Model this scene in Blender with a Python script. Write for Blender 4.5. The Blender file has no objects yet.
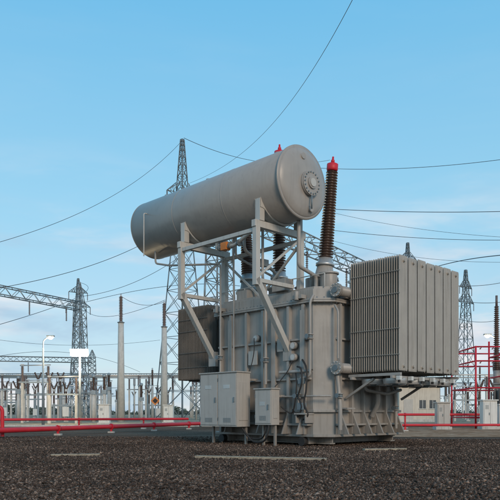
import bpy, math, random
import numpy as np
from mathutils import Vector, Matrix
random.seed(11); rng=np.random.default_rng(7)
scene=bpy.context.scene
R=math.radians
CAMH=1.0; F=663.0
# ------------------------------------------------------------------ materials
def newmat(name):
    m=bpy.data.materials.new(name); m.use_nodes=True
    nt=m.node_tree; b=nt.nodes['Principled BSDF']; return m,nt,b
def N(nt,t,**k):
    n=nt.nodes.new(t)
    for a,v in k.items(): setattr(n,a,v)
    return n
def painted(name,col,rough=0.5,metal=0.0,var=0.12,streak=0.12,scale=1.5,bump=0.02,dirt=(0.12,0.09,0.065),spec=0.4,low=0.0):
    m,nt,b=newmat(name); L=nt.links
    tc=N(nt,'ShaderNodeTexCoord')
    n1=N(nt,'ShaderNodeTexNoise'); n1.inputs['Scale'].default_value=scale; n1.inputs['Detail'].default_value=8; n1.inputs['Roughness'].default_value=.65
    L.new(tc.outputs['Object'],n1.inputs['Vector'])
    mp=N(nt,'ShaderNodeMapping'); mp.inputs['Scale'].default_value=(6,6,.35)
    L.new(tc.outputs['Object'],mp.inputs['Vector'])
    n2=N(nt,'ShaderNodeTexNoise'); n2.inputs['Scale'].default_value=2.2; n2.inputs['Detail'].default_value=6
    L.new(mp.outputs[0],n2.inputs['Vector'])
    cr=N(nt,'ShaderNodeValToRGB'); cr.color_ramp.elements[0].position=.3; cr.color_ramp.elements[1].position=.7
    cr.color_ramp.elements[0].color=[c*(1-var) for c in col]+[1]
    cr.color_ramp.elements[1].color=[min(1,c*(1+var)) for c in col]+[1]
    L.new(n1.outputs['Fac'],cr.inputs[0])
    mr=N(nt,'ShaderNodeMapRange'); mr.inputs[1].default_value=.5; mr.inputs[2].default_value=.8; mr.inputs[3].default_value=0; mr.inputs[4].default_value=streak*3
    L.new(n2.outputs['Fac'],mr.inputs[0])
    fac=mr.outputs[0]
    if low:
        sp=N(nt,'ShaderNodeSeparateXYZ'); L.new(tc.outputs['Object'],sp.inputs[0])
        lr=N(nt,'ShaderNodeMapRange'); lr.inputs[1].default_value=.1; lr.inputs[2].default_value=1.3; lr.inputs[3].default_value=low; lr.inputs[4].default_value=0
        L.new(sp.outputs['Z'],lr.inputs[0])
        ml=N(nt,'ShaderNodeMath',operation='MULTIPLY'); L.new(lr.outputs[0],ml.inputs[0]); L.new(n1.outputs['Fac'],ml.inputs[1])
        ad=N(nt,'ShaderNodeMath',operation='ADD'); ad.use_clamp=True; L.new(mr.outputs[0],ad.inputs[0]); L.new(ml.outputs[0],ad.inputs[1]); fac=ad.outputs[0]
    mx=N(nt,'ShaderNodeMix',data_type='RGBA'); L.new(fac,mx.inputs['Factor'])
    L.new(cr.outputs[0],mx.inputs['A']); mx.inputs['B'].default_value=(*dirt,1)
    L.new(mx.outputs['Result'],b.inputs['Base Color'])
    rr=N(nt,'ShaderNodeMapRange'); rr.inputs[3].default_value=max(0,rough-.1); rr.inputs[4].default_value=min(1,rough+.12)
    L.new(n1.outputs['Fac'],rr.inputs[0]); L.new(rr.outputs[0],b.inputs['Roughness'])
    b.inputs['Metallic'].default_value=metal; b.inputs['Specular IOR Level'].default_value=spec
    bp=N(nt,'ShaderNodeBump'); bp.inputs['Strength'].default_value=.25; bp.inputs['Distance'].default_value=bump
    n3=N(nt,'ShaderNodeTexNoise'); n3.inputs['Scale'].default_value=scale*3; n3.inputs['Detail'].default_value=3
    L.new(tc.outputs['Object'],n3.inputs['Vector']); L.new(n3.outputs['Fac'],bp.inputs['Height']); L.new(bp.outputs[0],b.inputs['Normal'])
    return m
M={}
DG=(0.13,0.11,0.09)
M['tank']=painted('tank_paint',(0.355,0.33,0.30),.40,var=.10,streak=.15,low=.7,dirt=DG)
M['cons']=painted('conservator_paint',(0.35,0.32,0.29),.34,var=.07,streak=.06,dirt=DG)
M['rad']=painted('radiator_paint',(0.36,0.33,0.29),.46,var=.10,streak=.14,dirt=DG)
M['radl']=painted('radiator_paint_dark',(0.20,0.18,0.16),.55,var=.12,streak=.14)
M['cab']=painted('cabinet_paint',(0.43,0.405,0.37),.40,var=.06,streak=.10,dirt=DG)
M['support']=painted('support_paint',(0.50,0.48,0.44),.48,var=.06,streak=.10,dirt=DG)
M['dark']=painted('dark_rubber',(0.03,0.028,0.027),.6,var=.2,streak=0)
M['porc']=painted('brown_porcelain',(0.085,0.052,0.038),.25,var=.15,streak=.02,spec=.6)
M['porcg']=painted('grey_porcelain',(0.14,0.11,0.105),.35,var=.15,streak=.02)
M['red']=painted('red_paint',(0.60,0.02,0.035),.45,var=.15,streak=.10)
M['steel']=painted('galvanized_steel',(0.28,0.32,0.34),.5,metal=.3,var=.15,streak=.05)
M['steeld']=painted('weathered_steel',(0.17,0.21,0.23),.6,metal=.2,var=.15,streak=.05)
M['alu']=painted('bright_metal',(0.56,0.55,0.53),.38,metal=.6,var=.08,streak=.05)
M['conc']=painted('concrete',(0.50,0.48,0.44),.85,var=.12,streak=.18,scale=3,bump=.03)
M['white']=painted('white_paint',(0.66,0.65,0.61),.5,var=.06,streak=.12)
M['wood']=painted('weathered_timber',(0.32,0.27,0.20),.8,var=.25,streak=.25,scale=6)
M['wire']=painted('conductor',(0.09,0.11,0.13),.5,metal=.3,streak=0)
M['glass']=painted('gauge_glass',(0.5,0.5,0.48),.15,var=.03,streak=0)
M['orange']=painted('sign_orange',(0.65,0.22,0.05),.5,var=.05,streak=.05)
M['brick']=painted('rendered_wall',(0.56,0.50,0.42),.85,var=.08,streak=.12)
M['window']=painted('window_glass',(0.04,0.05,0.06),.12,var=.1,streak=0,spec=.8)
m,nt,b=newmat('lamp_glow'); b.inputs['Emission Color'].default_value=(1,.90,.68,1); b.inputs['Emission Strength'].default_value=25; b.inputs['Base Color'].default_value=(1,.9,.7,1); M['glow']=m

# ------------------------------------------------------------------ mesh builder
def basis(d):
    d=Vector(d).normalized()
    up=Vector((0,0,1)) if abs(d.z)<.95 else Vector((1,0,0))
    u=d.cross(up).normalized(); w=u.cross(d).normalized()
    return d,u,w
class MB:
    def __init__(s): s.v=[]; s.f=[]; s.m=[]; s.s=[]; s.mats=[]
    def mi(s,mat):
        if mat not in s.mats: s.mats.append(mat)
        return s.mats.index(mat)
    def add(s,vs,fs,mat,smooth=False,flat=()):
        o=len(s.v); s.v+= [tuple(v) for v in vs]; k=s.mi(mat)
        for i,f in enumerate(fs):
            s.f.append([o+j for j in f]); s.m.append(k); s.s.append(smooth and i not in flat)
        return s
    def box(s,c,d,mat,rot=None):
        x,y,z=[k/2 for k in d]; c=Vector(c)
        vs=[Vector(p) for p in [(-x,-y,-z),(x,-y,-z),(x,y,-z),(-x,y,-z),(-x,-y,z),(x,-y,z),(x,y,z),(-x,y,z)]]
        if rot is not None: vs=[rot@v for v in vs]
        return s.add([v+c for v in vs],[(0,3,2,1),(4,5,6,7),(0,1,5,4),(1,2,6,5),(2,3,7,6),(3,0,4,7)],mat)
    def b2(s,p,q,mat):
        return s.box([(a+b)/2 for a,b in zip(p,q)],[abs(a-b) for a,b in zip(p,q)],mat)
    def beam(s,p,q,w,h,mat):
        p=Vector(p);q=Vector(q); d,u,t=basis(q-p)
        vs=[]
        for o in (p,q):
            for a,b_ in ((-1,-1),(1,-1),(1,1),(-1,1)): vs.append(o+u*a*w/2+t*b_*h/2)
        return s.add(vs,[(0,1,2,3),(7,6,5,4),(0,4,5,1),(1,5,6,2),(2,6,7,3),(3,7,4,0)],mat)
    def rev(s,p,d,prof,mat,n=24,cap=True):
        p=Vector(p); d,u,w=basis(d); vs=[];fs=[]
        for (t,r) in prof:
            for i in range(n):
                a=2*math.pi*i/n; vs.append(p+d*t+(u*math.cos(a)+w*math.sin(a))*r)
        for k in range(len(prof)-1):
            for i in range(n):
                j=(i+1)%n; fs.append((k*n+i,k*n+j,(k+1)*n+j,(k+1)*n+i))
        flat=[]
        if cap:
            flat=[len(fs),len(fs)+1]
            fs.append(tuple(range(n))[::-1]); fs.append(tuple(range((len(prof)-1)*n,len(prof)*n)))
        return s.add(vs,fs,mat,True,flat)
    def cyl(s,p,q,r,mat,n=16,r2=None):
        L=(Vector(q)-Vector(p)).length
        return s.rev(p,Vector(q)-Vector(p),[(0,r),(L,r if r2 is None else r2)],mat,n)
    def ring(s,p,d,r,t,mat,n=24):
        return s.rev(Vector(p)-Vector(d).normalized()*t/2,d,[(0,r),(t,r)],mat,n)
    def tube(s,pts,r,mat,n=8):
        pts=[Vector(p) for p in pts]; vs=[];fs=[]
        pu=None
        for i,p in enumerate(pts):
            d=(pts[min(i+1,len(pts)-1)]-pts[max(i-1,0)]).normalized()
            if pu is None: _,u,w=basis(d)
            else:
                u=(pu-d*pu.dot(d)).normalized(); w=u.cross(d).normalized()
            pu=u
            for k in range(n):
                a=2*math.pi*k/n; vs.append(p+(u*math.cos(a)+w*math.sin(a))*r)
        for i in range(len(pts)-1):
            for k in range(n):
                j=(k+1)%n; fs.append((i*n+k,i*n+j,(i+1)*n+j,(i+1)*n+k))
        return s.add(vs,fs,mat,True)
    def pipe(s,pts,r,mat,rad=.15,n=12):
        P=[Vector(p) for p in pts]; out=[P[0]]
        for i in range(1,len(P)-1):
            a=(P[i-1]-P[i]); c=(P[i+1]-P[i]); k=min(rad,a.length*.45,c.length*.45)
            A=P[i]+a.normalized()*k; C=P[i]+c.normalized()*k
            for t in (0,.25,.5,.75,1): out.append(A*(1-t)**2+P[i]*2*t*(1-t)+C*t*t)
        out.append(P[-1]); return s.tube(out,r,mat,n)
    def build(s,name,parent=None,bevel=0,loc=None):
        me=bpy.data.meshes.new(name); me.from_pydata(s.v,[],s.f)
        for k in s.mats: me.materials.append(M[k])
        me.polygons.foreach_set('material_index',s.m); me.polygons.foreach_set('use_smooth',s.s); me.update()
        o=bpy.data.objects.new(name,me); scene.collection.objects.link(o)
        if parent: o.parent=parent
        if loc: o.location=loc
        if bevel:
            bm=o.modifiers.new('bevel','BEVEL'); bm.width=bevel; bm.segments=2; bm.limit_method='ANGLE'; bm.angle_limit=R(50)
            bm.harden_normals=False
        return o
def empty(name,loc=(0,0,0),rz=0):
    e=bpy.data.objects.new(name,None); scene.collection.objects.link(e); e.location=loc; e.rotation_euler=(0,0,rz); e.empty_display_size=.5
    return e
def sheds(L,rb,rs,pitch,taper=1.0):
    prof=[(0,rb)]; n=max(3,int(L/pitch))
    for i in range(n):
        t=i*L/n; k=1+(taper-1)*i/n
        prof+=[(t+.15*L/n,rb*k),(t+.38*L/n,rs*k),(t+.5*L/n,rs*k),(t+.72*L/n,rb*k)]
    prof.append((L,rb*taper)); return prof

# ------------------------------------------------------------------ POWER TRANSFORMER
T=empty('power_transformer',(2.2,19.5,0),math.atan2(-.714,.70))
t=MB()
def prism(mb,pts,z0,z1,mat):
    n=len(pts); vs=[(x,y,z0) for x,y in pts]+[(x,y,z1) for x,y in pts]
    fs=[tuple(range(n))[::-1],tuple(range(n,2*n))]+[(i,(i+1)%n,(i+1)%n+n,i+n) for i in range(n)]
    mb.add(vs,fs,mat)
def foot(e,c=.45):
    return [(-5.1-e+c,0-e),(-c+e,0-e),(0+e,c-e),(0+e,4.3-c+e),(-c+e,4.3+e),(-5.1-e+c,4.3+e),(-5.1-e,4.3-c+e),(-5.1-e,c-e)]
prism(t,foot(0),.35,4.72,'tank')
prism(t,foot(.13),4.30,4.36,'tank')
prism(t,foot(.13),4.363,4.42,'tank')
prism(t,foot(.10),.28,.36,'tank')
prism(t,foot(.08),1.02,1.10,'tank')
prism(t,[(x*.96-.1,y*.94+.13) for x,y in foot(0)],4.72,4.82,'tank')
t.build('tank',T,.012)
t=MB()
ft=foot(.09)
for i in range(len(ft)):
    a=Vector((*ft[i],0)); c=Vector((*ft[(i+1)%8],0)); n=int((c-a).length/.16)
    for k in range(n):
        p=a.lerp(c,(k+.5)/n); t.cyl((p.x,p.y,4.27),(p.x,p.y,4.46),.018,'steeld',6)
t.build('flange_bolts',T)
t=MB()
for x in (-4.45,-3.95,-3.2,-2.45,-1.95,-1.35,-.75):
    t.b2((x-.05,-.14,.36),(x+.05,.0,4.27),'tank')
    if x in(-3.95,-1.95,-.75): t.b2((x-.09,-.16,.36),(x+.09,-.135,4.1),'tank')
for y in (.62,1.2,1.8,2.4,3.0,3.6):
    t.b2((0,y-.04,.36),(.13,y+.04,4.27),'tank')
    t.b2((-5.23,y-.04,.36),(-5.1,y+.04,4.27),'tank')
for z in (2.0,3.2):
    t.b2((-4.6,-.1,z),(-.5,-.0,z+.06),'tank')
    t.b2((0,.5,z),(.09,3.85,z+.06),'tank')
t.b2((-4.6,-.2,.62),(-.5,0,.68),'tank'); t.b2((0,.5,.62),(.2,3.85,.68),'tank')
for y in (.62,1.2,1.8,2.4,3.0,3.6):
    t.add([(.13,y-.025,.36),(.42,y-.025,.36),(.13,y-.025,1.0),(.13,y+.025,.36),(.42,y+.025,.36),(.13,y+.025,1.0)],[(0,1,2),(5,4,3),(0,3,4,1),(1,4,5,2),(2,5,3,0)],'tank')
for x in (-3.95,-2.45,-1.35,-.75):
    t.add([(x-.025,-.14,.36),(x-.025,-.42,.36),(x-.025,-.14,1.0),(x+.025,-.14,.36),(x+.025,-.42,.36),(x+.025,-.14,1.0)],[(2,1,0),(3,4,5),(1,4,3,0),(2,5,4,1),(0,3,5,2)],'tank')
for x in (-4.6,-.62):
    t.b2((x-.22,-.42,.95),(x+.22,-.0,1.0),'tank')
    for dx in (-.18,.18): t.b2((x+dx-.02,-.38,.7),(x+dx+.02,0,.948),'tank')
t.b2((0,.55,1.11),(.4,.95,1.16),'tank')
for x in (-4.5,-.9):
    t.b2((x-.2,-.24,4.44),(x+.2,-.02,4.56),'tank'); t.cyl((x,-.24,4.4),(x,-.24,4.66),.07,'tank',12)
for y in (.9,3.3):
    t.b2((.02,y-.2,4.44),(.24,y+.2,4.56),'tank')
t.build('tank_stiffeners',T,.006)
t=MB()
for y in (.5,3.7): 
    t.b2((-5.0,y-.12,.06),(-.1,y+.12,.10),'tank'); t.b2((-5.0,y-.12,.24),(-.1,y+.12,.28),'tank'); t.b2((-5.0,y-.02,.10),(-.1,y+.02,.24),'tank')
for x in (-4.4,-2.6,-.8):
    t.b2((x-.15,.05,.06),(x+.15,4.25,.278),'tank')
for x in (-4.4,-.8):
    for y in (-.06,4.36): t.cyl((x,y-.08,.14),(x,y+.08,.14),.14,'dark',20)
t.build('skid_base',T,.008)
NP=22
def radiator_bank(name,x0,sx,y0,nu,z0,z1,mat,pitchx=.079,npl=NP):
    t=MB(); W=.225
    prof=[(-W,.004),(-.19,.013),(-.15,.006),(-.11,.016),(-.07,.006),(-.035,.016),(0,.006),(.035,.016),(.07,.006),(.11,.016),(.15,.006),(.19,.013),(W,.004)]
    for u in range(nu):
        yc=y0+.245+u*.49; jt=random.uniform(-.012,.012)
        for k in range(npl):
            xc=x0+sx*(k*pitchx+.03)
            jz=random.uniform(-.008,.008)+jt
            rows=[(z0,.25),(z0+.05,1),(z1-.05,1),(z1,.25)]
            vs=[];n2=len(prof)*2
            for z,kk in rows:
                for (yy,th) in prof: vs.append((xc+th*(1 if kk==1 else .3),yc+yy*(1 if kk==1 else .93),z+jz))
                for (yy,th) in prof[::-1]: vs.append((xc-th*(1 if kk==1 else .3),yc+yy*(1 if kk==1 else .93),z+jz))
            fs=[tuple(range(n2))[::-1],tuple(range(3*n2,4*n2))]
            for r_ in range(3):
                for i in range(n2):
                    j=(i+1)%n2; fs.append((r_*n2+i,r_*n2+j,(r_+1)*n2+j,(r_+1)*n2+i))
            t.add(vs,fs,mat,False)
        xe=x0+sx*(npl*pitchx+.02)
        for z in (z0+.14,z1-.14):
            t.cyl((x0-sx*.1,yc,z),(xe-sx*.02,yc,z),.05,mat,12)
            t.ring((xe-sx*.015,yc,z),(1,0,0),.045,.03,mat,12)
    for z in (z0+.45,(z0*2+z1)/3+.1,(z0+2*z1)/3,z1-.45):
        t.b2((x0,y0+.002,z),(x0+sx*npl*pitchx,y0+.02,z+.012),mat)
        t.b2((x0,y0+nu*.49-.02,z),(x0+sx*npl*pitchx,y0+nu*.49-.002,z+.012),mat)
    t.build(name,T)
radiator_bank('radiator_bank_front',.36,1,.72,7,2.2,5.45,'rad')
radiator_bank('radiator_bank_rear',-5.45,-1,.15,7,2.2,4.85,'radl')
t=MB()
for z,x in ((4.62,.24),(2.33,.26)):
    t.cyl((x,.28,z),(x,4.2,z),.15,'tank',20)
    t.ring((x,.27,z),(0,1,0),.20,.05,'tank'); t.ring((x,.21,z),(0,1,0),.20,.05,'tank'); t.ring((x,.17,z),(0,1,0),.09,.05,'steeld')
    for i in range(10):
        a=i*math.pi/5; t.cyl((x+.175*math.cos(a),.16,z+.175*math.sin(a)),(x+.175*math.cos(a),.3,z+.175*math.sin(a)),.014,'alu',6)
    for y in (.9,2.2,3.5): t.cyl((-.05,y,z),(x,y,z),.12,'tank',16)
for u in range(7):
    y=.965+u*.49
    t.pipe([(.24,y,4.62),(.24,y,5.31),(.42,y,5.31)],.055,'tank',.12)
    t.pipe([(.26,y,2.33),(.42,y,2.33)],.055,'tank')
    t.box((.24,y,4.95),(.17,.17,.07),'alu')
t.build('radiator_headers',T)
t=MB()
t.b2((.3,.74,2.06),(2.1,.82,2.14),'tank'); t.b2((.3,4.0,2.06),(2.1,4.08,2.14),'tank')
for x in (.5,1.9): t.b2((x-.04,.6,1.98),(x+.04,4.15,2.056),'tank')
for y in (.9,3.9): t.beam((.1,y,1.45),(1.1,y,2.0),.07,.07,'tank')
for i,y in enumerate((1.25,2.1,2.95,3.75)):
    for x in (.85,1.6):
        t.rev((x,y,1.84),(0,0,1),[(0,.31),(.0,.34),(.16,.36),(.16,.33),(.0,.31)],'alu',24,cap=False)
        t.cyl((x,y,1.80),(x,y,1.94),.09,'steeld',14)
        for k in range(5):
            a=k*2*math.pi/5; d=Vector((math.cos(a),math.sin(a),0)); p=Vector((x,y,1.9))
            t.beam(p+d*.08,p+d*.30,.1,.012,'alu')
        t.beam((x-.36,y,1.82),(x+.36,y,1.82),.02,.02,'alu')
for y in (.8,1.4,2.0,2.6,3.2,3.8):
    t.box((2.02,y,1.99),(.13,.11,.12),'white'); t.cyl((2.02,y,1.86),(2.02,y,1.94),.04,'dark',10)
t.build('cooling_fans',T,.004)
t=MB()
cy,cz,rc=-.5,7.77,1.03
x1=-.47;x0=-7.75
prof=[(-.30,.02),(-.295,.25),(-.26,.5),(-.19,.75),(-.09,.93),(0,1.03)]
Ln=x1-x0
full=[(p,r*rc/1.03) for p,r in prof]+[(Ln,rc)]+[(Ln+.07,.96),(Ln+.13,.80),(Ln+.17,.5),(Ln+.185,.25),(Ln+.19,.02)]
t.rev((x0,cy,cz),(1,0,0),full,'cons',96)
for xs in (x0+.02,x0+2.4,x0+4.85,x1-.03): t.rev((xs-.012,cy,cz),(1,0,0),[(0,rc),(.004,rc+.006),(.02,rc+.006),(.024,rc)],'cons',96,cap=False)
t.rev((x1-.02,cy,cz),(1,0,0),[(0,rc),(0,rc+.045),(.05,rc+.045),(.05,rc-.03)],'cons',96,cap=False)
mh=Vector((x1+.19,cy+.12,cz-.05))
t.ring(mh+Vector((.02,0,0)),(1,0,0),.36,.10,'cons',40); t.ring(mh+Vector((.09,0,0)),(1,0,0),.36,.03,'cons',40)
for i in range(18):
    a=i*math.pi/9; q=mh+Vector((0,.315*math.cos(a),.315*math.sin(a))); t.cyl(q+Vector((.06,0,0)),q+Vector((.135,0,0)),.022,'steeld',6)
t.ring(mh+Vector((.125,0,0)),(1,0,0),.17,.05,'cons',30); t.ring(mh+Vector((.16,0,0)),(1,0,0),.12,.03,'support',30)
t.cyl(mh+Vector((.1,.0,-.36)),mh+Vector((.1,0,-.75)),.025,'steeld',8)
for z,yy in ((-.75,.25),(.72,-.1)): t.ring((x1+.12,cy+yy,cz+z),(1,0,0),.09,.12,'cons',16)
for xs in (-1.4,-4.6,-6.9):
    t.cyl((xs,cy,cz+rc-.05),(xs,cy,cz+rc+.08),.07,'cons',14); t.ring((xs,cy,cz+rc+.09),(0,0,1),.11,.03,'cons',16)
for xs in (-.9,-7.2):
    t.box((xs,cy,cz+rc+.05),(.18,.03,.16),'cons')
t.build('conservator_tank',T)
t=MB()
for a in (1.35,4.85,):
    x=-a; zb=6.55
    t.beam((x,-1.62,zb),(x,.62,zb),.16,.2,'support')
    t.b2((x-.1,-1.45,zb+.1),(x+.1,-1.25,zb+.75),'support'); t.b2((x-.1,.25,zb+.1),(x+.1,.45,zb+.75),'support')
    t.beam((x,-1.5,4.75),(x,-1.5,6.5),.17,.17,'support')
    t.beam((x,-1.52,4.95),(x,-.05,2.85),.17,.17,'support')
    t.beam((x,-1.5,4.9),(x,0.1,4.9),.12,.12,'support')
    t.beam((x,.45,4.8),(x,.45,6.5),.17,.17,'support')
    t.beam((x,-1.45,5.0),(x,.4,6.4),.07,.07,'support')
    t.b2((x-.18,-.165,2.6),(x+.18,-.0,3.1),'tank')
    vs=[];n=14
    for xx in (x-.12,x+.12):
        for i in range(n+1):
            an=R(205)+R(130)*i/n; vs.append((xx,cy+(rc+.01)*math.cos(an),cz+(rc+.01)*math.sin(an)))
        for i in range(n+1):
            an=R(205)+R(130)*i/n; vs.append((xx,cy+(rc+.01)*math.cos(an),min(cz+(rc+.01)*math.sin(an)-.06,cz-rc-.06+.35)))
    m_=n+1; fs=[]
    for i in range(n):
        fs+= [(i,i+1,m_+i+1,m_+i),(2*m_+i,3*m_+i,3*m_+i+1,2*m_+i+1),(m_+i,m_+i+1,3*m_+i+1,3*m_+i)]
    t.add(vs,fs,'support')
for y in (-1.5,.45):
    t.beam((-1.35,y,6.38),(-4.85,y,6.38),.1,.12,'support')
t.beam((-1.35,.45,6.3),(-3.1,.45,4.85),.07,.07,'support'); t.beam((-4.85,.45,6.3),(-3.1,.45,4.85),.07,.07,'support')
t.build('conservator_support_frame',T,.008)
t=MB()
t.pipe([(-2.9,-.5,6.78),(-2.9,-.5,6.2),(-2.9,.9,5.75),(-2.9,1.2,5.45),(-2.9,1.2,4.8)],.055,'tank',.2)
t.pipe([(-3.4,-.4,6.75),(-3.4,-.4,6.1),(-3.0,.9,5.6)],.04,'tank',.15)
t.box((-2.9,.35,5.93),(.24,.32,.22),'tank'); t.ring((-2.9,.1,6.0),(0,1,-.3),.11,.04,'alu'); t.ring((-2.9,.62,5.84),(0,1,-.3),.11,.04,'alu')
t.pipe([(-7.1,-.9,6.9),(-7.1,-.9,6.4),(-6.3,-.9,6.2),(-4.2,-.35,6.0),(-4.2,-.35,2.2)],.035,'tank',.12)
t.pipe([(-4.1,-.6,6.78),(-4.1,-.6,6.45),(-3.7,-.9,6.35),(-2.9,-.9,6.3),(-2.3,-.9,6.55),(-2.3,-.6,6.8)],.06,'support',.15)
for xx in (-3.6,-3.1,-2.7): t.ring((xx,-.9,6.34),(1,0,0),.11,.05,'steeld')
t.box((-3.35,-.9,6.34),(.26,.2,.24),'orange')
t.pipe([(-6.8,-1.45,8.0),(-6.8,-1.62,8.0),(-6.8,-1.62,6.5)],.02,'support',.06)
t.pipe([(-3.55,-.35,6.75),(-3.55,-.35,1.6)],.03,'tank',.1)
t.pipe([(-2.15,-.42,6.8),(-2.15,-.42,5.2),(-2.15,-.28,4.9),(-2.15,-.28,1.9)],.045,'tank',.12)
t.pipe([(-.75,-.3,6.8),(-.75,-.3,5.4),(-.75,.5,5.2),(-.75,.5,4.8)],.06,'tank',.12)
t.pipe([(-.35,-.1,4.5),(-.35,-.25,4.3),(-.35,-.25,2.1),(-.8,-.28,2.0),(-.8,-.28,1.2)],.04,'tank',.1)
t.pipe([(.1,.35,4.2),(.3,.25,4.0),(.3,.25,2.6)],.035,'tank',.1)
t.pipe([(.2,.35,2.1),(.3,.35,1.2),(.3,.35,.5)],.06,'tank',.1)
t.pipe([(.3,2.2,2.2),(.35,2.2,1.3),(.12,2.2,.9)],.08,'tank',.15)
t.pipe([(.15,3.2,1.9),(.35,3.2,1.5),(.35,3.2,.5)],.05,'tank',.1)
t.pipe([(.25,1.5,2.2),(.4,1.5,1.7),(.4,2.6,1.6),(.4,3.4,1.75)],.05,'tank',.1)
t.pipe([(-1.6,-.22,2.25),(-.3,-.22,2.25)],.05,'tank',.1)
t.pipe([(-1.9,-.2,1.5),(-.2,-.2,1.5),(.15,.1,1.5)],.03,'tank',.1)
for p in ((-.8,-.28,1.45),(.3,.35,1.45),(-.35,-.25,3.2),(-2.15,-.28,2.6),(-4.2,-.35,2.8),(.35,3.2,1.1)):
    t.ring(p,(0,0,1),.10,.03,'tank',16); t.ring((p[0],p[1],p[2]+.12),(0,0,1),.10,.03,'tank',16); t.cyl(p,(p[0],p[1],p[2]+.12),.07,'steeld',12)
    t.cyl((p[0],p[1],p[2]+.06),(p[0],p[1]-.16,p[2]+.06),.015,'steeld',8); t.ring((p[0],p[1]-.17,p[2]+.06),(0,1,0),.07,.015,'steeld',14)
for p in ((-4.2,-.35,1.75),(-3.55,-.35,1.35)):
    t.cyl(p,(p[0],p[1],p[2]+.35),.085,'glass',16); t.ring(p,(0,0,1),.11,.04,'dark',16); t.ring((p[0],p[1],p[2]+.36),(0,0,1),.11,.04,'tank',16)
for (x,z) in ((-1.1,2.7),(-1.1,3.05),(-2.7,3.4)):
    t.cyl((x,-.05,z),(x,-.2,z),.11,'tank',20); t.cyl((x,-.2,z),(x,-.206,z),.085,'glass',20)
t.build('oil_pipework',T)
t=MB()
def loop(pts,r=.022,n=14):
    P=[Vector(p) for p in pts]; out=[]
    for i in range(len(P)-1):
        a=P[max(i-1,0)];b_=P[i];c=P[i+1];d=P[min(i+2,len(P)-1)]
        for k in range(n//2):
            s_=k/(n//2); out.append(.5*((2*b_)+(c-a)*s_+(2*a-5*b_+4*c-d)*s_*s_+(3*b_-a-3*c+d)*s_**3))
    out.append(P[-1]); t.tube(out,r,'dark',8)
loop([(-1.5,-.8,.66),(-1.55,-.85,.3),(-1.8,-.8,.12),(-2.3,-.75,.15),(-2.7,-.8,.55)],.03)
loop([(-1.65,-.75,.66),(-1.7,-.8,.35),(-2.0,-.7,.2),(-2.5,-.7,.25),(-2.8,-.7,.57)],.025)
loop([(-.9,-.2,2.4),(-.62,-.35,2.3),(-.55,-.4,1.9),(-.7,-.38,1.5),(-.55,-.4,1.2),(-.75,-.35,.9),(-1.0,-.3,1.1)],.028)
loop([(-.7,-.2,2.6),(-.45,-.3,2.3),(-.42,-.35,1.7),(-.5,-.35,1.3),(-.4,-.3,.95),(-.6,-.3,.8)],.028)
loop([(-.95,-.22,2.2),(-.8,-.35,1.9),(-.82,-.38,1.4),(-1.0,-.35,1.0),(-1.3,-.5,1.2)],.022)
loop([(-2.7,-.25,3.4),(-2.65,-.3,3.0),(-2.75,-.3,2.6),(-2.8,-.4,2.3)],.015)
loop([(-1.1,-.2,2.6),(-1.2,-.28,2.3),(-1.4,-.4,2.0),(-1.5,-.55,1.8)],.015)
t.box((-.62,-.32,1.2),(.22,.18,.2),'steeld'); t.box((-.62,-.32,1.95),(.16,.14,.16),'steeld')
t.build('control_cables',T)
def cabinet(name,ax0,ax1,y0,y1,z0,z1,doors,legs=True):
    t=MB(); t.b2((-ax1,y0,z0),(-ax0,y1,z1),'cab')
    t.b2((-ax1-.03,y0-.05,z1),(-ax0+.04,y1,z1+.035),'cab')
    w=(ax1-ax0)/doors
    for i in range(doors):
        xa=-ax1+i*w
        t.b2((xa+.025,y0-.022,z0+.05),(xa+w-.025,y0,z1-.04),'cab')
        t.b2((xa+w-.13,y0-.05,(z0+z1)/2-.08),(xa+w-.09,y0-.022,(z0+z1)/2+.08),'steeld')
        for zz in (z0+.2,z1-.25): t.b2((xa+.015,y0-.035,zz),(xa+.04,y0-.022,zz+.1),'steeld')
        if w>.6: t.b2((xa+w*.3,y0-.028,z1-.5),(xa+w*.65,y0-.022,z1-.38),'alu')
        for k in range(5): t.b2((xa+w*.3,y0-.03,z0+.14+.03*k),(xa+w*.7,y0-.022,z0+.152+.03*k),'steeld')
    t.b2((-ax0,y0+.08,z0+.2),(-ax0+.02,y1-.1,z1-.3),'cab')
    if legs:
        for x in (-ax1+.1,-ax0-.1): t.beam((x,y1-.08,.0),(x,y1-.08,z0),.07,.07,'tank')
        for x in (-ax1+.2,-ax0-.2):
            t.beam((x,y1,z0+.1),(x,0,z0+.1),.07,.07,'tank'); t.beam((x,y1,z1-.2),(x,0,z1-.2),.07,.07,'tank')
    t.build(name,T,.008)
cabinet('control_cabinet',2.6,4.35,-1.1,-.53,.57,2.27,2)
cabinet('marshalling_box',1.36,2.05,-.85,-.5,.64,1.72,1)
def bushing(mb,p,top,rb=.20,tur=.42,hc=.9):
    p=Vector(p);top=Vector(top); L=(top-p).length; d=(top-p)/L
    mb.rev(p,d,[(-.2,tur),(hc*.55,tur),(hc*.55,tur+.06),(hc*.62,tur+.06),(hc*.62,tur*.8),(hc,tur*.62)],'tank',28)
    mb.rev(p+d*hc,d,[(0,.30),(.08,.30),(.08,.24),(.25,.22)],'alu',24)
    LL=L-hc-.25-.45
    mb.rev(p+d*(hc+.25),d,sheds(LL,rb*.72,rb*1.12,.085,.78),'porc',24)
    q=p+d*(hc+.25+LL)
    mb.rev(q,d,[(0,.16),(.05,.18),(.22,.18),(.26,.10)],'red',20)
    mb.rev(q+d*.26,d,[(0,.06),(.08,.06),(.12,.035),(.2,.03)],'red',12)
t=MB()
bushing(t,(-1.14,1.3,4.75),(-.84,1.45,9.15),.215,.40,.95)
bushing(t,(-3.05,1.3,4.75),(-3.05,1.32,10.14),.205,.36,.8)
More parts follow.
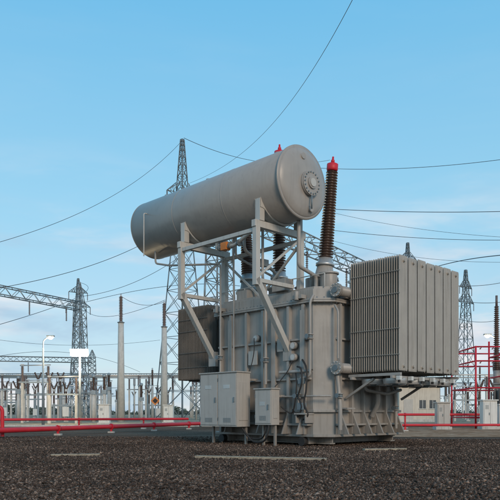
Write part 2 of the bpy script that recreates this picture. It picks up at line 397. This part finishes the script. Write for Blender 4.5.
bushing(t,(-4.5,1.3,4.75),(-4.85,1.4,8.7),.215,.40,.95)
t.build('high_voltage_bushings',T)
t=MB()
for x in (-1.3,-2.2,-3.1,-4.0):
    t.cyl((x,3.3,4.8),(x,3.3,5.0),.16,'tank',18); t.rev((x,3.3,5.0),(0,0,1),sheds(.7,.07,.13,.08),'porc',18); t.cyl((x,3.3,5.7),(x,3.3,5.9),.04,'alu',10)
t.b2((-2.1,-.05,4.82),(-1.55,.35,5.2),'tank'); t.b2((-4.0,.2,4.82),(-3.5,.7,5.12),'tank')
t.cyl((-.45,.75,4.8),(-.45,.75,5.25),.26,'tank',24); t.ring((-.45,.75,5.27),(0,0,1),.31,.05,'tank',24)
t.cyl((-2.0,1.9,4.8),(-2.0,1.9,5.5),.3,'tank',24)
for y in (.3,3.9):
    t.cyl((-4.9,y,5.2),(-.25,y,5.2),.018,'support',6)
    for x in (-4.9,-3.7,-.25): t.cyl((x,y,4.8),(x,y,5.2),.02,'support',6)
t.build('cover_fittings',T,.006)
t=MB()
t.b2((-1.75,-.19,2.9),(-1.5,-.165,3.3),'tank')
t.b2((-3.05,-.17,2.55),(-2.65,-.14,3.0),'cab')
t.build('rating_plate',T,.003)

# ------------------------------------------------------------------ background structures
def mk(fn,name,*a,**k):
    t=MB(); fn(t,*a,**k); return t.build(name)
def P(x,y,Y): return Vector(((x-250)/F*Y,Y,CAMH-(y-413)/F*Y))
def truss(t,p,q,w,seg,mat,r=.05,h=None):
    p=Vector(p);q=Vector(q);d,u,v=basis(q-p); h=h or w; L=(q-p).length; n=int(L/seg)
    C=[u*w/2+v*h/2,-u*w/2+v*h/2,-u*w/2-v*h/2,u*w/2-v*h/2]
    for c in C: t.cyl(p+c,q+c,r,mat,4)
    for i in range(n):
        a=p.lerp(q,i/n);b_=p.lerp(q,(i+1)/n)
        for k in range(4):
            c0,c1=C[k],C[(k+1)%4]
            if i%2: c0,c1=c1,c0
            t.cyl(a+c0,b_+c1,r*.6,mat,4)
def tower(t,base,H,wb,wt,n,mat,az=0.6,arms=(),r=.08,waist=None):
    base=Vector(base); ca,sa=math.cos(az),math.sin(az)
    U=Vector((ca,sa,0));V=Vector((-sa,ca,0))
    def wid(s):
        if waist:
            sw,ww=waist
            return (wb+(ww-wb)*s/sw) if s<sw else (ww+(wt-ww)*(s-sw)/(1-sw))
        return wb+(wt-wb)*s
    zs=[0];
    for i in range(n): zs.append(zs[-1]+max(.35,wid(min(1,i/n))))
    zs=[z/zs[-1] for z in zs]
    def C(s,k):
        w=wid(s)/2; a,b_=((1,1),(-1,1),(-1,-1),(1,-1))[k%4]
        return base+U*a*w+V*b_*w+Vector((0,0,H*s))
    for i in range(n):
        s0,s1=zs[i],zs[i+1]
        for k in range(4):
            t.cyl(C(s0,k),C(s1,k),r,mat,4)
            t.cyl(C(s0,k),C(s1,k+1),r*.55,mat,4); t.cyl(C(s0,k+1),C(s1,k),r*.55,mat,4)
            t.cyl(C(s1,k),C(s1,k+1),r*.5,mat,4)
    for (s_,L) in arms:
        for sg in (1,-1):
            tip=base+U*sg*L+Vector((0,0,H*s_)); w=wid(s_)/2
            for vv in (1,-1):
                a=base+U*sg*w+V*vv*w+Vector((0,0,H*s_)); b_=a+Vector((0,0,H*.045))
                t.cyl(a,tip,r*.7,mat,4); t.cyl(b_,tip,r*.7,mat,4)
                for q in (.3,.6): t.cyl(a.lerp(tip,q),b_.lerp(tip,q),r*.4,mat,4); t.cyl(a.lerp(tip,q),b_.lerp(tip,max(0,q-.3)),r*.4,mat,4)
            t.rev(tip,(0,0,-1),sheds(1.6,.05,.13,.16),'porcg',8)
mk(tower,'transmission_tower',(-9.6,94,0),39.8,5.6,.35,18,'steeld',az=.9,arms=((.80,3.0),(.71,3.4)),r=.085,waist=(.66,1.9))
mk(tower,'transmission_tower',(-36.8,142,0),29.8,3.8,.3,13,'steeld',az=.5,arms=((.8,2.6),(.9,2.0)),r=.09,waist=(.7,1.4))
mk(tower,'transmission_tower',(47.5,146,0),32.5,4.2,.4,14,'steeld',az=.7,arms=((.78,3.2),(.88,2.4)),r=.10,waist=(.7,1.6))
mk(tower,'transmission_tower',(44.0,185,0),48.5,6.5,.5,15,'steeld',az=.3,arms=((.8,4),(.9,3)),r=.12,waist=(.7,2.))
def gantry(t,p,q,z,cols,w=1.1,mat='steel',peak=3.0):
    truss(t,(p[0],p[1],z),(q[0],q[1],z),w,1.15,mat,.07)
    for (x,y) in cols:
        tower(t,(x,y,0),z+.5,2.0,1.2,12,mat,az=math.atan2(q[1]-p[1],q[0]-p[0]),r=.07)
        tower(t,(x,y,z+.5),peak,1.1,.1,4,mat,r=.05)
    n=4
    for i in range(1,n+1):
        a=Vector(p).lerp(Vector(q),(i-.4)/n); t.rev((a.x,a.y,z-.6),(0,0,-1),sheds(1.8,.05,.14,.16),'porcg',8)
mk(gantry,'substation_gantry',(-37,71.0),(-24.3,94.7),16.2,((-37,71),(-24.3,94.7)))
mk(gantry,'substation_gantry',(-2.2,47.9),(16,76),16,((-2.2,47.9),(16,76)),w=1.3,peak=.6)
mk(gantry,'substation_gantry',(52,120),(72,120),14,((52,120),(72,120)))
mk(gantry,'substation_gantry',(-62,118),(-30,126),11,((-62,118),(-30,126)),w=.9,peak=1.5)
mk(gantry,'substation_gantry',(-62,150),(-12,150),9.5,((-62,150),(-12,150)),w=.8,peak=1.5)
def post(t,x,y,hp,hi,w=.5,mat='conc',ins='porcg',ri=.16):
    t.rev((x,y,-.05),(0,0,1),[(0,w*.62),(hp,w*.42)],mat,14); t.ring((x,y,hp+.04),(0,0,1),w*.55,.08,'steel',12)
    t.rev((x,y,hp+.08),(0,0,1),sheds(hi,ri*.6,ri,.18),ins,12); t.cyl((x,y,hp+hi),(x,y,hp+hi+.35),.09,'alu',8)
PO=[(-14.6,75,11.2,2.9,.75),(-9.7,75,10.7,2.6,.7)]
for (x,y,hp,hi,w) in PO: mk(post,'insulator_post',x,y,hp,hi,w=w,ri=.24)
def breaker(t,x,y,h,sc=1.0):
    for k in (-1,0,1):
        xx=x+k*1.5*sc
        t.beam((xx,y,0),(xx,y,h),.22*sc,.22*sc,'steel'); t.box((xx,y,.06),(.5*sc,.5*sc,.14),'conc')
        t.rev((xx,y,h),(0,0,1),sheds(1.5*sc,.09*sc,.17*sc,.14),'porc',10)
        t.rev((xx,y,h+1.6*sc),(-.45,0,1),sheds(1.1*sc,.08*sc,.15*sc,.14),'porc',10)
        t.rev((xx,y,h+1.6*sc),(.45,0,1),sheds(1.1*sc,.08*sc,.15*sc,.14),'porc',10)
        t.box((xx,y,h+1.55*sc),(.3*sc,.3*sc,.3*sc),'alu')
    t.b2((x-1.7*sc,y-.1,h-.35),(x+1.7*sc,y+.1,h-.15),'steel'); t.b2((x-.35,y-.35,.6),(x+.35,y-.1,1.7),'white')
def disconnector(t,x,y,h,sc=1.0):
    for k in (-1,1):
        xx=x+k*1.1*sc
        t.beam((xx,y,0),(xx,y,h),.20*sc,.20*sc,'conc'); t.rev((xx,y,h+.1),(0,0,1),sheds(1.3*sc,.08*sc,.15*sc,.13),'porcg',10)
    t.b2((x-1.4*sc,y-.12,h-.05),(x+1.4*sc,y+.12,h+.1),'steel')
    t.cyl((x-1.3*sc,y,h+1.45*sc),(x+1.3*sc,y,h+1.5*sc),.05*sc,'alu',8); t.box((x-1.1*sc,y,h+1.5*sc),(.3,.14,.14),'alu')
def ctrans(t,x,y,h,sc=1.0):
    t.rev((x,y,-.05),(0,0,1),[(0,.24*sc),(h,.18*sc)],'conc',10); t.box((x,y,h+.2*sc),(.5*sc,.45*sc,.4*sc),'steel')
    t.rev((x,y,h+.42*sc),(0,0,1),sheds(1.3*sc,.11*sc,.2*sc,.13),'porc',12)
    t.rev((x,y,h+1.7*sc),(0,0,1),[(0,.15*sc),(.04,.19*sc),(.25*sc,.19*sc),(.32*sc,.08*sc)],'steel',12)
def tallpost(t,x,y,h,sc=1.0):
    post(t,x,y,h+1.6,1.9*sc,w=.34,mat='conc',ins='porc',ri=.17)
for row,(Y,xs) in enumerate([(64,[6,30,64]),(74,[12,36,60,90,104]),(84,[2,18,50,70,96,110,142,152]),(98,[8,24,66,88,106,135,158,172]),(115,[4,20,40,60,84,98,118,145,162]),(135,[12,30,55,75,95,115,138,150,170,190]),
                               (80,[466,480,494]),(100,[404,418,432,446,462,478,490]),(120,[410,425,440,455,470,486,498]),(62,[497])]):
    for i,x in enumerate(xs):
        X=(x-250)/F*Y+random.uniform(-.4,.4); yy=Y+random.uniform(-2,2); h=random.uniform(1.9,3.6)*(1+.005*(Y-60)); k=random.random()
        if k<.3: mk(ctrans,'current_transformer',X,yy,h,1.1)
        elif k<.6: mk(disconnector,'disconnector_switch',X,yy,h+.4,1.15)
        elif k<.78: mk(tallpost,'insulator_post',X,yy,h)
        else: mk(breaker,'circuit_breaker',X,yy,h-.3,.95)
for Y,z,x0_,x1_ in ((98,6.6,-42,-8),(115,7.4,-48,-10),(135,8.2,-55,-8),(100,6.8,22,45),(120,7.5,26,60)):
    t=MB(); 
    for dy in (0,1.4): t.cyl((x0_,Y+dy,z),(x1_,Y+dy,z),.07,'alu',6)
    n=int((x1_-x0_)/7)
    for i in range(n+1):
        x=x0_+(x1_-x0_)*i/n; t.cyl((x,Y+.7,0),(x,Y+.7,z-1.6),.16,'conc',8); t.b2((x-.1,Y-.2,z-1.6),(x+.1,Y+1.6,z-1.45),'steel')
        for dy in (0,1.4): t.rev((x,Y+dy,z-1.45),(0,0,1),sheds(1.4,.07,.14,.14),'porcg',8)
    t.build('busbar_run')
def lamp(t,x,y,h,dx,lit='glow'):
    t.rev((x,y,0),(0,0,1),[(0,.11),(h-.6,.06)],'steel',10)
    t.pipe([(x,y,h-.7),(x,y,h),(x+dx,y,h+.25)],.045,'steel',.4)
    t.box((x+dx*1.25,y,h+.29),(.55,.3,.12),'steel'); t.rev((x+dx*1.25,y,h+.23),(0,0,-1),[(0,.2),(.08,.19),(.15,.12),(.18,.04)],lit,14)
mk(lamp,'street_lamp',-15.6,50,6.5,.45)
mk(lamp,'street_lamp',19.2,51.5,6.8,-.6)
def flood(t,x,y,h):
    t.rev((x,y,0),(0,0,1),[(0,.16),(h,.08)],'steel',10); t.b2((x-.75,y-.06,h+.0),(x+.75,y+.06,h+.1),'steel')
    d=Vector((.1,-1,-.25)).normalized()
    for k in (-.42,.42):
        o=Vector((x+k,y-.14,h+.40)); t.box((x+k,y-.05,h+.2),(.08,.08,.25),'steel')
        vs=[]
        u=Vector((1,.1,0)).normalized(); w=u.cross(d)
        for dd,sx_,sz_ in ((-.12,.18,.14),(.16,.40,.30)):
            for a_,b_ in ((-1,-1),(1,-1),(1,1),(-1,1)): vs.append(o+d*dd+u*a_*sx_+w*b_*sz_)
        t.add(vs,[(0,1,2,3),(7,6,5,4),(0,4,5,1),(1,5,6,2),(2,6,7,3),(3,7,4,0)],'steel')
        vs=[o+d*.165+u*a_*.35+w*b_*.25 for a_,b_ in ((-1,-1),(1,-1),(1,1),(-1,1))]; t.add(vs,[(0,1,2,3)],'glow')
mk(flood,'floodlight_pole',-15.4,60,6.1)
for (p,e) in (((-15.35,59.0,6.3),1800),((-15.0,49.9,6.3),200),((18.5,51.4,6.6),300)):
    ld=bpy.data.lights.new('lamp_light','POINT'); ld.energy=e; ld.color=(1,.80,.50); ld.shadow_soft_size=.25
    lo=bpy.data.objects.new('lamp_light',ld); lo.location=p; scene.collection.objects.link(lo)
def firepipe(t,pts,r=.075,sup=2.5):
    t.pipe(pts,r,'red',.2)
    for i in range(len(pts)-1):
        a=Vector(pts[i]);b_=Vector(pts[i+1]); L=(b_-a).length
        if abs((b_-a).z)>.5*L: continue
        for k in range(1,int(L/sup)+1):
            q=a.lerp(b_,min(.98,k*sup/L)); t.beam((q.x,q.y,0),(q.x,q.y,q.z-r),.09,.09,'red'); t.ring(q,b_-a,r*1.4,.1,'red',12)
            t.box((q.x,q.y,.04),(.3,.3,.08),'conc')
mk(firepipe,'fire_water_pipe',[(-16,21.5,.30),(-10.2,26,.30),(-2.7,43,.34),(0,49,.34)],r=.11,sup=4)
mk(firepipe,'fire_water_pipe',[(-26,34,.62),(-14,38.5,.62),(-4,43,.62)],r=.075,sup=4)
mk(firepipe,'fire_water_pipe',[(-10.05,26.9,.05),(-10.05,26.9,1.25),(-11.5,26.9,1.25)],r=.08)
mk(firepipe,'fire_water_pipe',[(6,42,.9),(13,43,.9),(20,43,.9)],r=.08,sup=4)
mk(firepipe,'fire_water_pipe',[(4.5,36,.34),(10,36.4,.34),(22,37,.34)],r=.07,sup=4)
def frame(t,x0,x1,y0,y1,levels,h):
    for x in (x0,(x0+x1)/2,x1):
        for y in (y0,y1): t.cyl((x,y,0),(x,y,h),.06,'red',10)
    for z in levels:
        for y in (y0,y1): t.cyl((x0,y,z),(x1,y,z),.05,'red',10)
        for x in (x0,x1): t.cyl((x,y0,z),(x,y1,z),.05,'red',10)
        for i in range(8):
            x=x0+(x1-x0)*(i+.5)/8; t.cyl((x,y0,z),(x,y0+.3,z-.1),.025,'red',6); t.ring((x,y0+.3,z-.1),(0,1,0),.05,.05,'alu',8)
mk(frame,'fire_sprinkler_frame',14.3,20.5,42,47,(.7,2.6,4.3,5.2),5.25)
mk(frame,'fire_sprinkler_frame',16.4,24,43.2,45.5,(1.5,3.4,4.8),5.9)
mk(frame,'fire_sprinkler_frame',17.2,24,39.5,41,(.5,2.2,3.7),3.75)
e2=empty('power_transformer',(18.2,44.4,0),-.5)
t=MB(); t.b2((-1.6,-1.1,.3),(1.6,1.1,2.9),'tank'); t.b2((-1.7,-1.2,2.9),(1.7,1.2,3.0),'tank')
for i in range(12): t.b2((-1.5+i*.26,-1.7,.7),(-1.42+i*.26,-1.12,2.6),'radl')
for x in (-1.2,1.2): t.b2((x-.15,-1.2,0.02),(x+.15,1.2,.3),'steeld')
t.build('tank',e2,.02)
t=MB()
for x in (-1.6,0,1): t.cyl((x,0,3.0),(x,0,3.9),.22,'tank',16); t.rev((x,0,3.9),(0,0,1),sheds(4.4,.15,.24,.14,.7),'porc',16); t.cyl((x,0,8.3),(x,0,9.0),.08,'porcg',8)
t.build('bushings',e2)
t=MB(); t.cyl((-1.9,.7,4.2),(.9,.7,4.2),.42,'cons',28)
for x in (-1.3,.4): t.beam((x,.7,3.0),(x,.7,3.8),.1,.1,'support')
t.build('conservator',e2)
def kiosk(t,x,y,w,d,h,mat='white'):
    t.b2((x-w/2-.1,y-d/2-.1,0),(x+w/2+.1,y+d/2+.1,.18),'conc'); t.b2((x-w/2,y-d/2,.18),(x+w/2,y+d/2,h),mat); t.b2((x-w/2-.06,y-d/2-.08,h),(x+w/2+.06,y+d/2+.06,h+.07),mat)
    t.b2((x-w/2+.05,y-d/2-.03,.28),(x-.02,y-d/2,h-.1),mat); t.b2((x+.02,y-d/2-.03,.28),(x+w/2-.05,y-d/2,h-.1),mat); t.b2((x-.08,y-d/2-.06,h*.5),(x-.04,y-d/2-.03,h*.5+.15),'steeld')
    for i in range(5): t.b2((x-w/2+.12,y-d/2-.04,h-.3-.05*i),(x-.1,y-d/2-.031,h-.28-.05*i),'steeld')
mk(kiosk,'equipment_kiosk',11.6,40,.75,.6,1.6,'cab'); mk(kiosk,'equipment_kiosk',14.6,40.6,.85,.6,1.75)
mk(kiosk,'equipment_kiosk',15.9,41.5,.8,.6,1.5); mk(kiosk,'equipment_kiosk',-12.5,57,.9,.6,1.7); mk(kiosk,'equipment_kiosk',-7.6,62,.9,.6,1.7)
def building(t):
    x0,x1,y0,y1,h=16.2,20.6,72,78,3.9
    t.b2((x0,y0,0),(x1,y1,h),'brick'); t.b2((x0-.3,y0-.3,h),(x1+.3,y1+.3,h+.25),'conc'); t.b2((x0-.05,y0-.05,0),(x1+.05,y1+.05,.3),'conc')
    t.b2((x0+.5,y0-.03,.3),(x0+1.5,y0,2.5),'cab')
    for xx in (2.2,3.3): 
        t.b2((x0+xx,y0-.02,1.5),(x0+xx+.7,y0,2.4),'window'); t.b2((x0+xx-.08,y0-.05,1.4),(x0+xx+.78,y0,1.498),'conc'); t.b2((x0+xx+.33,y0-.035,1.5),(x0+xx+.37,y0-.021,2.4),'white')
mk(building,'control_building')
def sign(t,x,y):
    t.cyl((x,y,0),(x,y,1.9),.04,'steel',8); 
    s=.34; t.add([(x-s,y-.05,1.9),(x,y-.05,1.9-s),(x+s,y-.05,1.9),(x,y-.05,1.9+s),(x-s,y-.02,1.9),(x,y-.02,1.9-s),(x+s,y-.02,1.9),(x,y-.02,1.9+s)],[(0,1,2,3),(7,6,5,4),(0,4,5,1),(1,5,6,2),(2,6,7,3),(3,7,4,0)],'orange')
    s=.2; t.add([(x-s,y-.056,1.9),(x,y-.056,1.9-s),(x+s,y-.056,1.9),(x,y-.056,1.9+s)],[(0,1,2,3)],'dark')
mk(sign,'warning_sign',-7.0,49)
def wire(pts,r=.035,name='power_line',n=40):
    r*=.8
    a,b_,c=[P(*p) if not isinstance(p,Vector) else p for p in pts]
    s=(b_-a).length/((b_-a).length+(c-b_).length)
    ctrl=(b_-a*(1-s)**2-c*s*s)/(2*s*(1-s))
    t=MB(); t.tube([a*(1-k/n)**2+ctrl*2*(k/n)*(1-k/n)+c*(k/n)**2 for k in range(n+1)],r,'wire',5); t.build(name)
wire([(190,183,94),(262,135,60),(365,-25,30)],.020)
wire([(180,143,94),(90,208,75),(-30,250,60)],.032)
wire([(184,138,94),(232,156,110),(330,160,150)],.05)
wire([(318,168,90),(410,168,80),(520,157,70)],.038)
wire([(330,209,75),(420,212,70),(520,211,64)],.042)
wire([(330,230,75),(420,238,72),(520,240,66)],.035)
wire([(330,212,75),(400,226,72),(520,238,66)],.022)
wire([(330,240,75),(400,255,72),(520,262,66)],.022)
wire([(-20,291,70),(70,272,78),(178,222,94)],.042)
wire([(75,297,94),(125,286,92),(178,258,92)],.04)
wire([(75,305,94),(130,292,92),(240,286,80)],.04)
wire([(-20,330,90),(40,312,100),(77,282,142)],.05)
wire([(80,300,94),(120,315,80),(165,300,75)],.03)
wire([(121,296,75),(143,305,75),(164,302,75)],.03)
wire([(0,356,110),(60,352,120),(140,372,135)],.04)
wire([(0,340,110),(60,345,120),(160,340,135)],.035)
wire([(410,276,70),(455,262,60),(520,254,50)],.045)
wire([(430,282,80),(470,286,80),(520,278,80)],.04)
wire([(455,300,80),(485,303,80),(520,299,80)],.04)
wire([(455,318,80),(485,322,80),(520,312,80)],.035)
wire([(190,200,94),(215,215,90),(250,262,60)],.03)

# ------------------------------------------------------------------ ground
def gmat(name,c0,c1,c2,sc=28,disp=.02,big=.25,bump=True):
    m,nt,b=newmat(name); L=nt.links
    tc=N(nt,'ShaderNodeTexCoord')
    vo=N(nt,'ShaderNodeTexVoronoi'); vo.inputs['Scale'].default_value=sc; L.new(tc.outputs['Object'],vo.inputs['Vector'])
    sp=N(nt,'ShaderNodeSeparateColor'); L.new(vo.outputs['Color'],sp.inputs[0])
    cr=N(nt,'ShaderNodeValToRGB'); e=cr.color_ramp.elements; e[0].color=(*c0,1); e[1].color=(*c2,1); k=e.new(.55); k.color=(*c1,1)
    L.new(sp.outputs[0],cr.inputs[0])
    nz=N(nt,'ShaderNodeTexNoise'); nz.inputs['Scale'].default_value=big; nz.inputs['Detail'].default_value=7; nz.inputs['Roughness'].default_value=.65; L.new(tc.outputs['Object'],nz.inputs['Vector'])
    mr=N(nt,'ShaderNodeMapRange'); mr.inputs[1].default_value=.3;mr.inputs[2].default_value=.7; mr.inputs[3].default_value=.65; mr.inputs[4].default_value=1.35; L.new(nz.outputs['Fac'],mr.inputs[0])
    mx=N(nt,'ShaderNodeVectorMath',operation='SCALE'); L.new(cr.outputs[0],mx.inputs[0]); L.new(mr.outputs[0],mx.inputs['Scale'])
    L.new(mx.outputs[0],b.inputs['Base Color']); b.inputs['Roughness'].default_value=1; b.inputs['Specular IOR Level'].default_value=.03
    if bump:
        bp=N(nt,'ShaderNodeBump'); bp.inputs['Strength'].default_value=.4; bp.inputs['Distance'].default_value=disp; bp.invert=True
        L.new(vo.outputs['Distance'],bp.inputs['Height']); L.new(bp.outputs[0],b.inputs['Normal'])
    return m
M['gravel']=gmat('gravel_ground',(.06,.042,.032),(.12,.085,.062),(.20,.145,.11))
M['soil']=gmat('dry_soil',(.26,.14,.08),(.36,.21,.125),(.46,.30,.20),sc=3,big=.15,bump=False)
M['pale']=gmat('pale_gravel',(.20,.17,.12),(.30,.25,.18),(.40,.35,.27),sc=3,big=.08,bump=False)
t=MB(); t.add([(-900,-60,0),(900,-60,0),(900,1500,0),(-900,1500,0)],[(0,1,2,3)],'gravel'); t.build('ground')
t=MB(); t.add([(-300,58,.02),(300,50,.02),(300,400,.02),(-300,400,.02)],[(0,1,2,3)],'pale'); t.build('yard_gravel')
t=MB(); t.add([(2,27.5,.012),(60,25.5,.012),(60,44,.012),(2,46,.012)],[(0,1,2,3)],'soil'); t.build('dirt_road')
t=MB(); t.beam((-60,47,.06),(1,49,.06),.25,.14,'conc'); t.build('kerb',bevel=.02)
NS=190000
u=rng.random(NS); Y0,Y1=5.5,28.0
Y=Y0*(Y1/Y0)**(u**.85)
X=(rng.random(NS)*2-1)*(Y*.46+2.2)
Y=np.where((X>2)&(Y>25.5),Y-8,Y)
rad=rng.uniform(.009,.026,NS)*(1+.6*(rng.random(NS)>.93))
oct_=np.array([(1,0,0),(0,1,0),(-1,0,0),(0,-1,0),(0,0,1),(0,0,-1)],float)
V=oct_[None]*rng.uniform(.6,1.25,(NS,6,1))+rng.normal(0,.16,(NS,6,3))
V[:,:,2]*=.7
th=rng.random(NS)*6.28; c,s_=np.cos(th),np.sin(th)
x=V[:,:,0]*c[:,None]-V[:,:,1]*s_[:,None]; y=V[:,:,0]*s_[:,None]+V[:,:,1]*c[:,None]
V=np.stack([x,y,V[:,:,2]],-1)*rad[:,None,None]
V[:,:,0]+=X[:,None]; V[:,:,1]+=Y[:,None]; V[:,:,2]+=(rad*rng.uniform(.1,.7,NS))[:,None]
fo=np.array([(0,1,4),(1,2,4),(2,3,4),(3,0,4),(1,0,5),(2,1,5),(3,2,5),(0,3,5)])
FF=(fo[None]+np.arange(NS)[:,None,None]*6).reshape(-1)
me=bpy.data.meshes.new('gravel_stones'); me.vertices.add(NS*6); me.vertices.foreach_set('co',V.reshape(-1)); me.loops.add(len(FF)); me.loops.foreach_set('vertex_index',FF.astype(np.int32))
nf=NS*8; me.polygons.add(nf); me.polygons.foreach_set('loop_start',np.arange(nf,dtype=np.int32)*3); me.polygons.foreach_set('loop_total',np.full(nf,3,np.int32)); me.update(calc_edges=True); me.validate()
m,nt,b=newmat('gravel_stone'); gi=N(nt,'ShaderNodeNewGeometry'); cr=N(nt,'ShaderNodeValToRGB'); e=cr.color_ramp.elements
e[0].color=(.038,.027,.021,1); e[1].color=(.32,.225,.17,1); k=e.new(.5); k.color=(.095,.063,.047,1); k=e.new(.85); k.color=(.165,.112,.084,1)
nt.links.new(gi.outputs['Random Per Island'],cr.inputs[0])
tc=N(nt,'ShaderNodeTexCoord'); nz=N(nt,'ShaderNodeTexNoise'); nz.inputs['Scale'].default_value=.35; nz.inputs['Detail'].default_value=6; nt.links.new(tc.outputs['Object'],nz.inputs['Vector'])
mr=N(nt,'ShaderNodeMapRange'); mr.inputs[1].default_value=.3;mr.inputs[2].default_value=.7; mr.inputs[3].default_value=.6; mr.inputs[4].default_value=1.4; nt.links.new(nz.outputs['Fac'],mr.inputs[0])
mx=N(nt,'ShaderNodeVectorMath',operation='SCALE'); nt.links.new(cr.outputs[0],mx.inputs[0]); nt.links.new(mr.outputs[0],mx.inputs['Scale']); nt.links.new(mx.outputs[0],b.inputs['Base Color'])
b.inputs['Roughness'].default_value=.95; b.inputs['Specular IOR Level'].default_value=.1
me.materials.append(m); o=bpy.data.objects.new('gravel_stones',me); scene.collection.objects.link(o)
for (p,q,w,h) in (((-4.6,15.3,.025),(-3.5,15.45,.03),.12,.05),((-1.2,14.7,.03),(1.6,13.9,.025),.15,.06),((3.0,17.5,.03),(4.2,17.9,.025),.15,.06)):
    t=MB(); t.beam(p,q,w,h,'wood'); t.build('timber_plank',bevel=.01)
NT=26000
xx=rng.uniform(-420,420,NT); yy=420+rng.uniform(-10,10,NT)
hh=(4.2+2.2*np.sin(xx*.031)+1.8*np.sin(xx*.113+1)+1.2*np.sin(xx*.37))*.8
zz=rng.random(NT)**.8*hh
s0=rng.uniform(.5,1.1,NT)
tri=rng.normal(0,1,(NT,3,3))*s0[:,None,None]; tri+=np.stack([xx,yy,zz],-1)[:,None]
t=MB(); M['leaf']=painted('tree_foliage',(.10,.13,.11),.9,var=.4,scale=.05,streak=0)
t.add(tri.reshape(-1,3).tolist(),[(i*3,i*3+1,i*3+2) for i in range(NT)],'leaf'); t.build('distant_trees')

# ------------------------------------------------------------------ sky + sun
w=bpy.data.worlds.new('World'); scene.world=w; w.use_nodes=True; nt=w.node_tree; L=nt.links
bg=nt.nodes['Background']; sky=N(nt,'ShaderNodeTexSky',sky_type='NISHITA'); sky.sun_disc=False
sd=Vector((.30,-.80,.36)).normalized()
sky.sun_elevation=math.asin(sd.z); sky.sun_rotation=math.atan2(sd.x,sd.y); sky.air_density=1.0; sky.dust_density=.6; sky.ozone_density=1.5
tc=N(nt,'ShaderNodeTexCoord')
sx=N(nt,'ShaderNodeSeparateXYZ'); L.new(tc.outputs['Generated'],sx.inputs[0])
rp=N(nt,'ShaderNodeValToRGB'); L.new(sx.outputs['Z'],rp.inputs[0]); e=rp.color_ramp.elements
e[0].position=0; e[0].color=(.56,.66,.71,1); e[1].position=1; e[1].color=(.12,.33,.58,1)
for ps,cl in ((.12,(.44,.64,.76)),(.28,(.30,.61,.80)),(.53,(.155,.50,.79))):
    k=e.new(ps); k.color=(*cl,1)
scl=N(nt,'ShaderNodeVectorMath',operation='SCALE'); L.new(rp.outputs[0],scl.inputs[0]); scl.inputs['Scale'].default_value=10.0
hz=N(nt,'ShaderNodeMix',data_type='RGBA'); hz.inputs['Factor'].default_value=.80; L.new(sky.outputs[0],hz.inputs['A']); L.new(scl.outputs[0],hz.inputs['B'])
mp=N(nt,'ShaderNodeMapping'); mp.inputs['Scale'].default_value=(1.5,1.5,6.5); mp.inputs['Rotation'].default_value=(.10,.12,.3)
L.new(tc.outputs['Generated'],mp.inputs['Vector'])
nz=N(nt,'ShaderNodeTexNoise'); nz.inputs['Scale'].default_value=2.2; nz.inputs['Detail'].default_value=8; nz.inputs['Roughness'].default_value=.55; nz.inputs['Distortion'].default_value=.35; L.new(mp.outputs[0],nz.inputs['Vector'])
cr=N(nt,'ShaderNodeMapRange',interpolation_type='SMOOTHSTEP'); cr.inputs[1].default_value=.42; cr.inputs[2].default_value=.64; L.new(nz.outputs['Fac'],cr.inputs[0])
el=N(nt,'ShaderNodeMapRange',interpolation_type='SMOOTHSTEP'); el.inputs[1].default_value=.14; el.inputs[2].default_value=.38; el.inputs[3].default_value=.85; el.inputs[4].default_value=.03; L.new(sx.outputs['Z'],el.inputs[0])
mu=N(nt,'ShaderNodeMath',operation='MULTIPLY'); L.new(cr.outputs[0],mu.inputs[0]); L.new(el.outputs[0],mu.inputs[1])
n2=N(nt,'ShaderNodeTexNoise'); n2.inputs['Scale'].default_value=3.5; n2.inputs['Detail'].default_value=5; L.new(mp.outputs[0],n2.inputs['Vector'])
cc=N(nt,'ShaderNodeValToRGB'); L.new(n2.outputs['Fac'],cc.inputs[0]); cc.color_ramp.elements[0].position=.40; cc.color_ramp.elements[0].color=(.36,.50,.64,1); cc.color_ramp.elements[1].position=.60; cc.color_ramp.elements[1].color=(.76,.73,.74,1)
cs=N(nt,'ShaderNodeVectorMath',operation='SCALE'); L.new(cc.outputs[0],cs.inputs[0]); cs.inputs['Scale'].default_value=10
mx=N(nt,'ShaderNodeMix',data_type='RGBA'); L.new(mu.outputs[0],mx.inputs['Factor']); L.new(hz.outputs['Result'],mx.inputs['A']); L.new(cs.outputs[0],mx.inputs['B'])
L.new(mx.outputs['Result'],bg.inputs['Color']); bg.inputs['Strength'].default_value=.118
sl=bpy.data.lights.new('sun','SUN'); sl.energy=1.7; sl.angle=R(16); sl.color=(1,.79,.60)
so=bpy.data.objects.new('sun',sl); scene.collection.objects.link(so); so.rotation_euler=sd.to_track_quat('Z','Y').to_euler(); so.location=(10,-20,20)
cd=bpy.data.cameras.new('camera'); co=bpy.data.objects.new('camera',cd); scene.collection.objects.link(co)
co.location=(0,0,CAMH); co.rotation_euler=(R(90),0,0); cd.sensor_width=36; cd.lens=36*F/500; cd.shift_y=(413-250)/500; cd.clip_end=4000; cd.clip_start=.1
scene.camera=co
scene.view_settings.view_transform='Standard'; scene.view_settings.look='None'; scene.view_settings.exposure=0; scene.view_settings.gamma=1
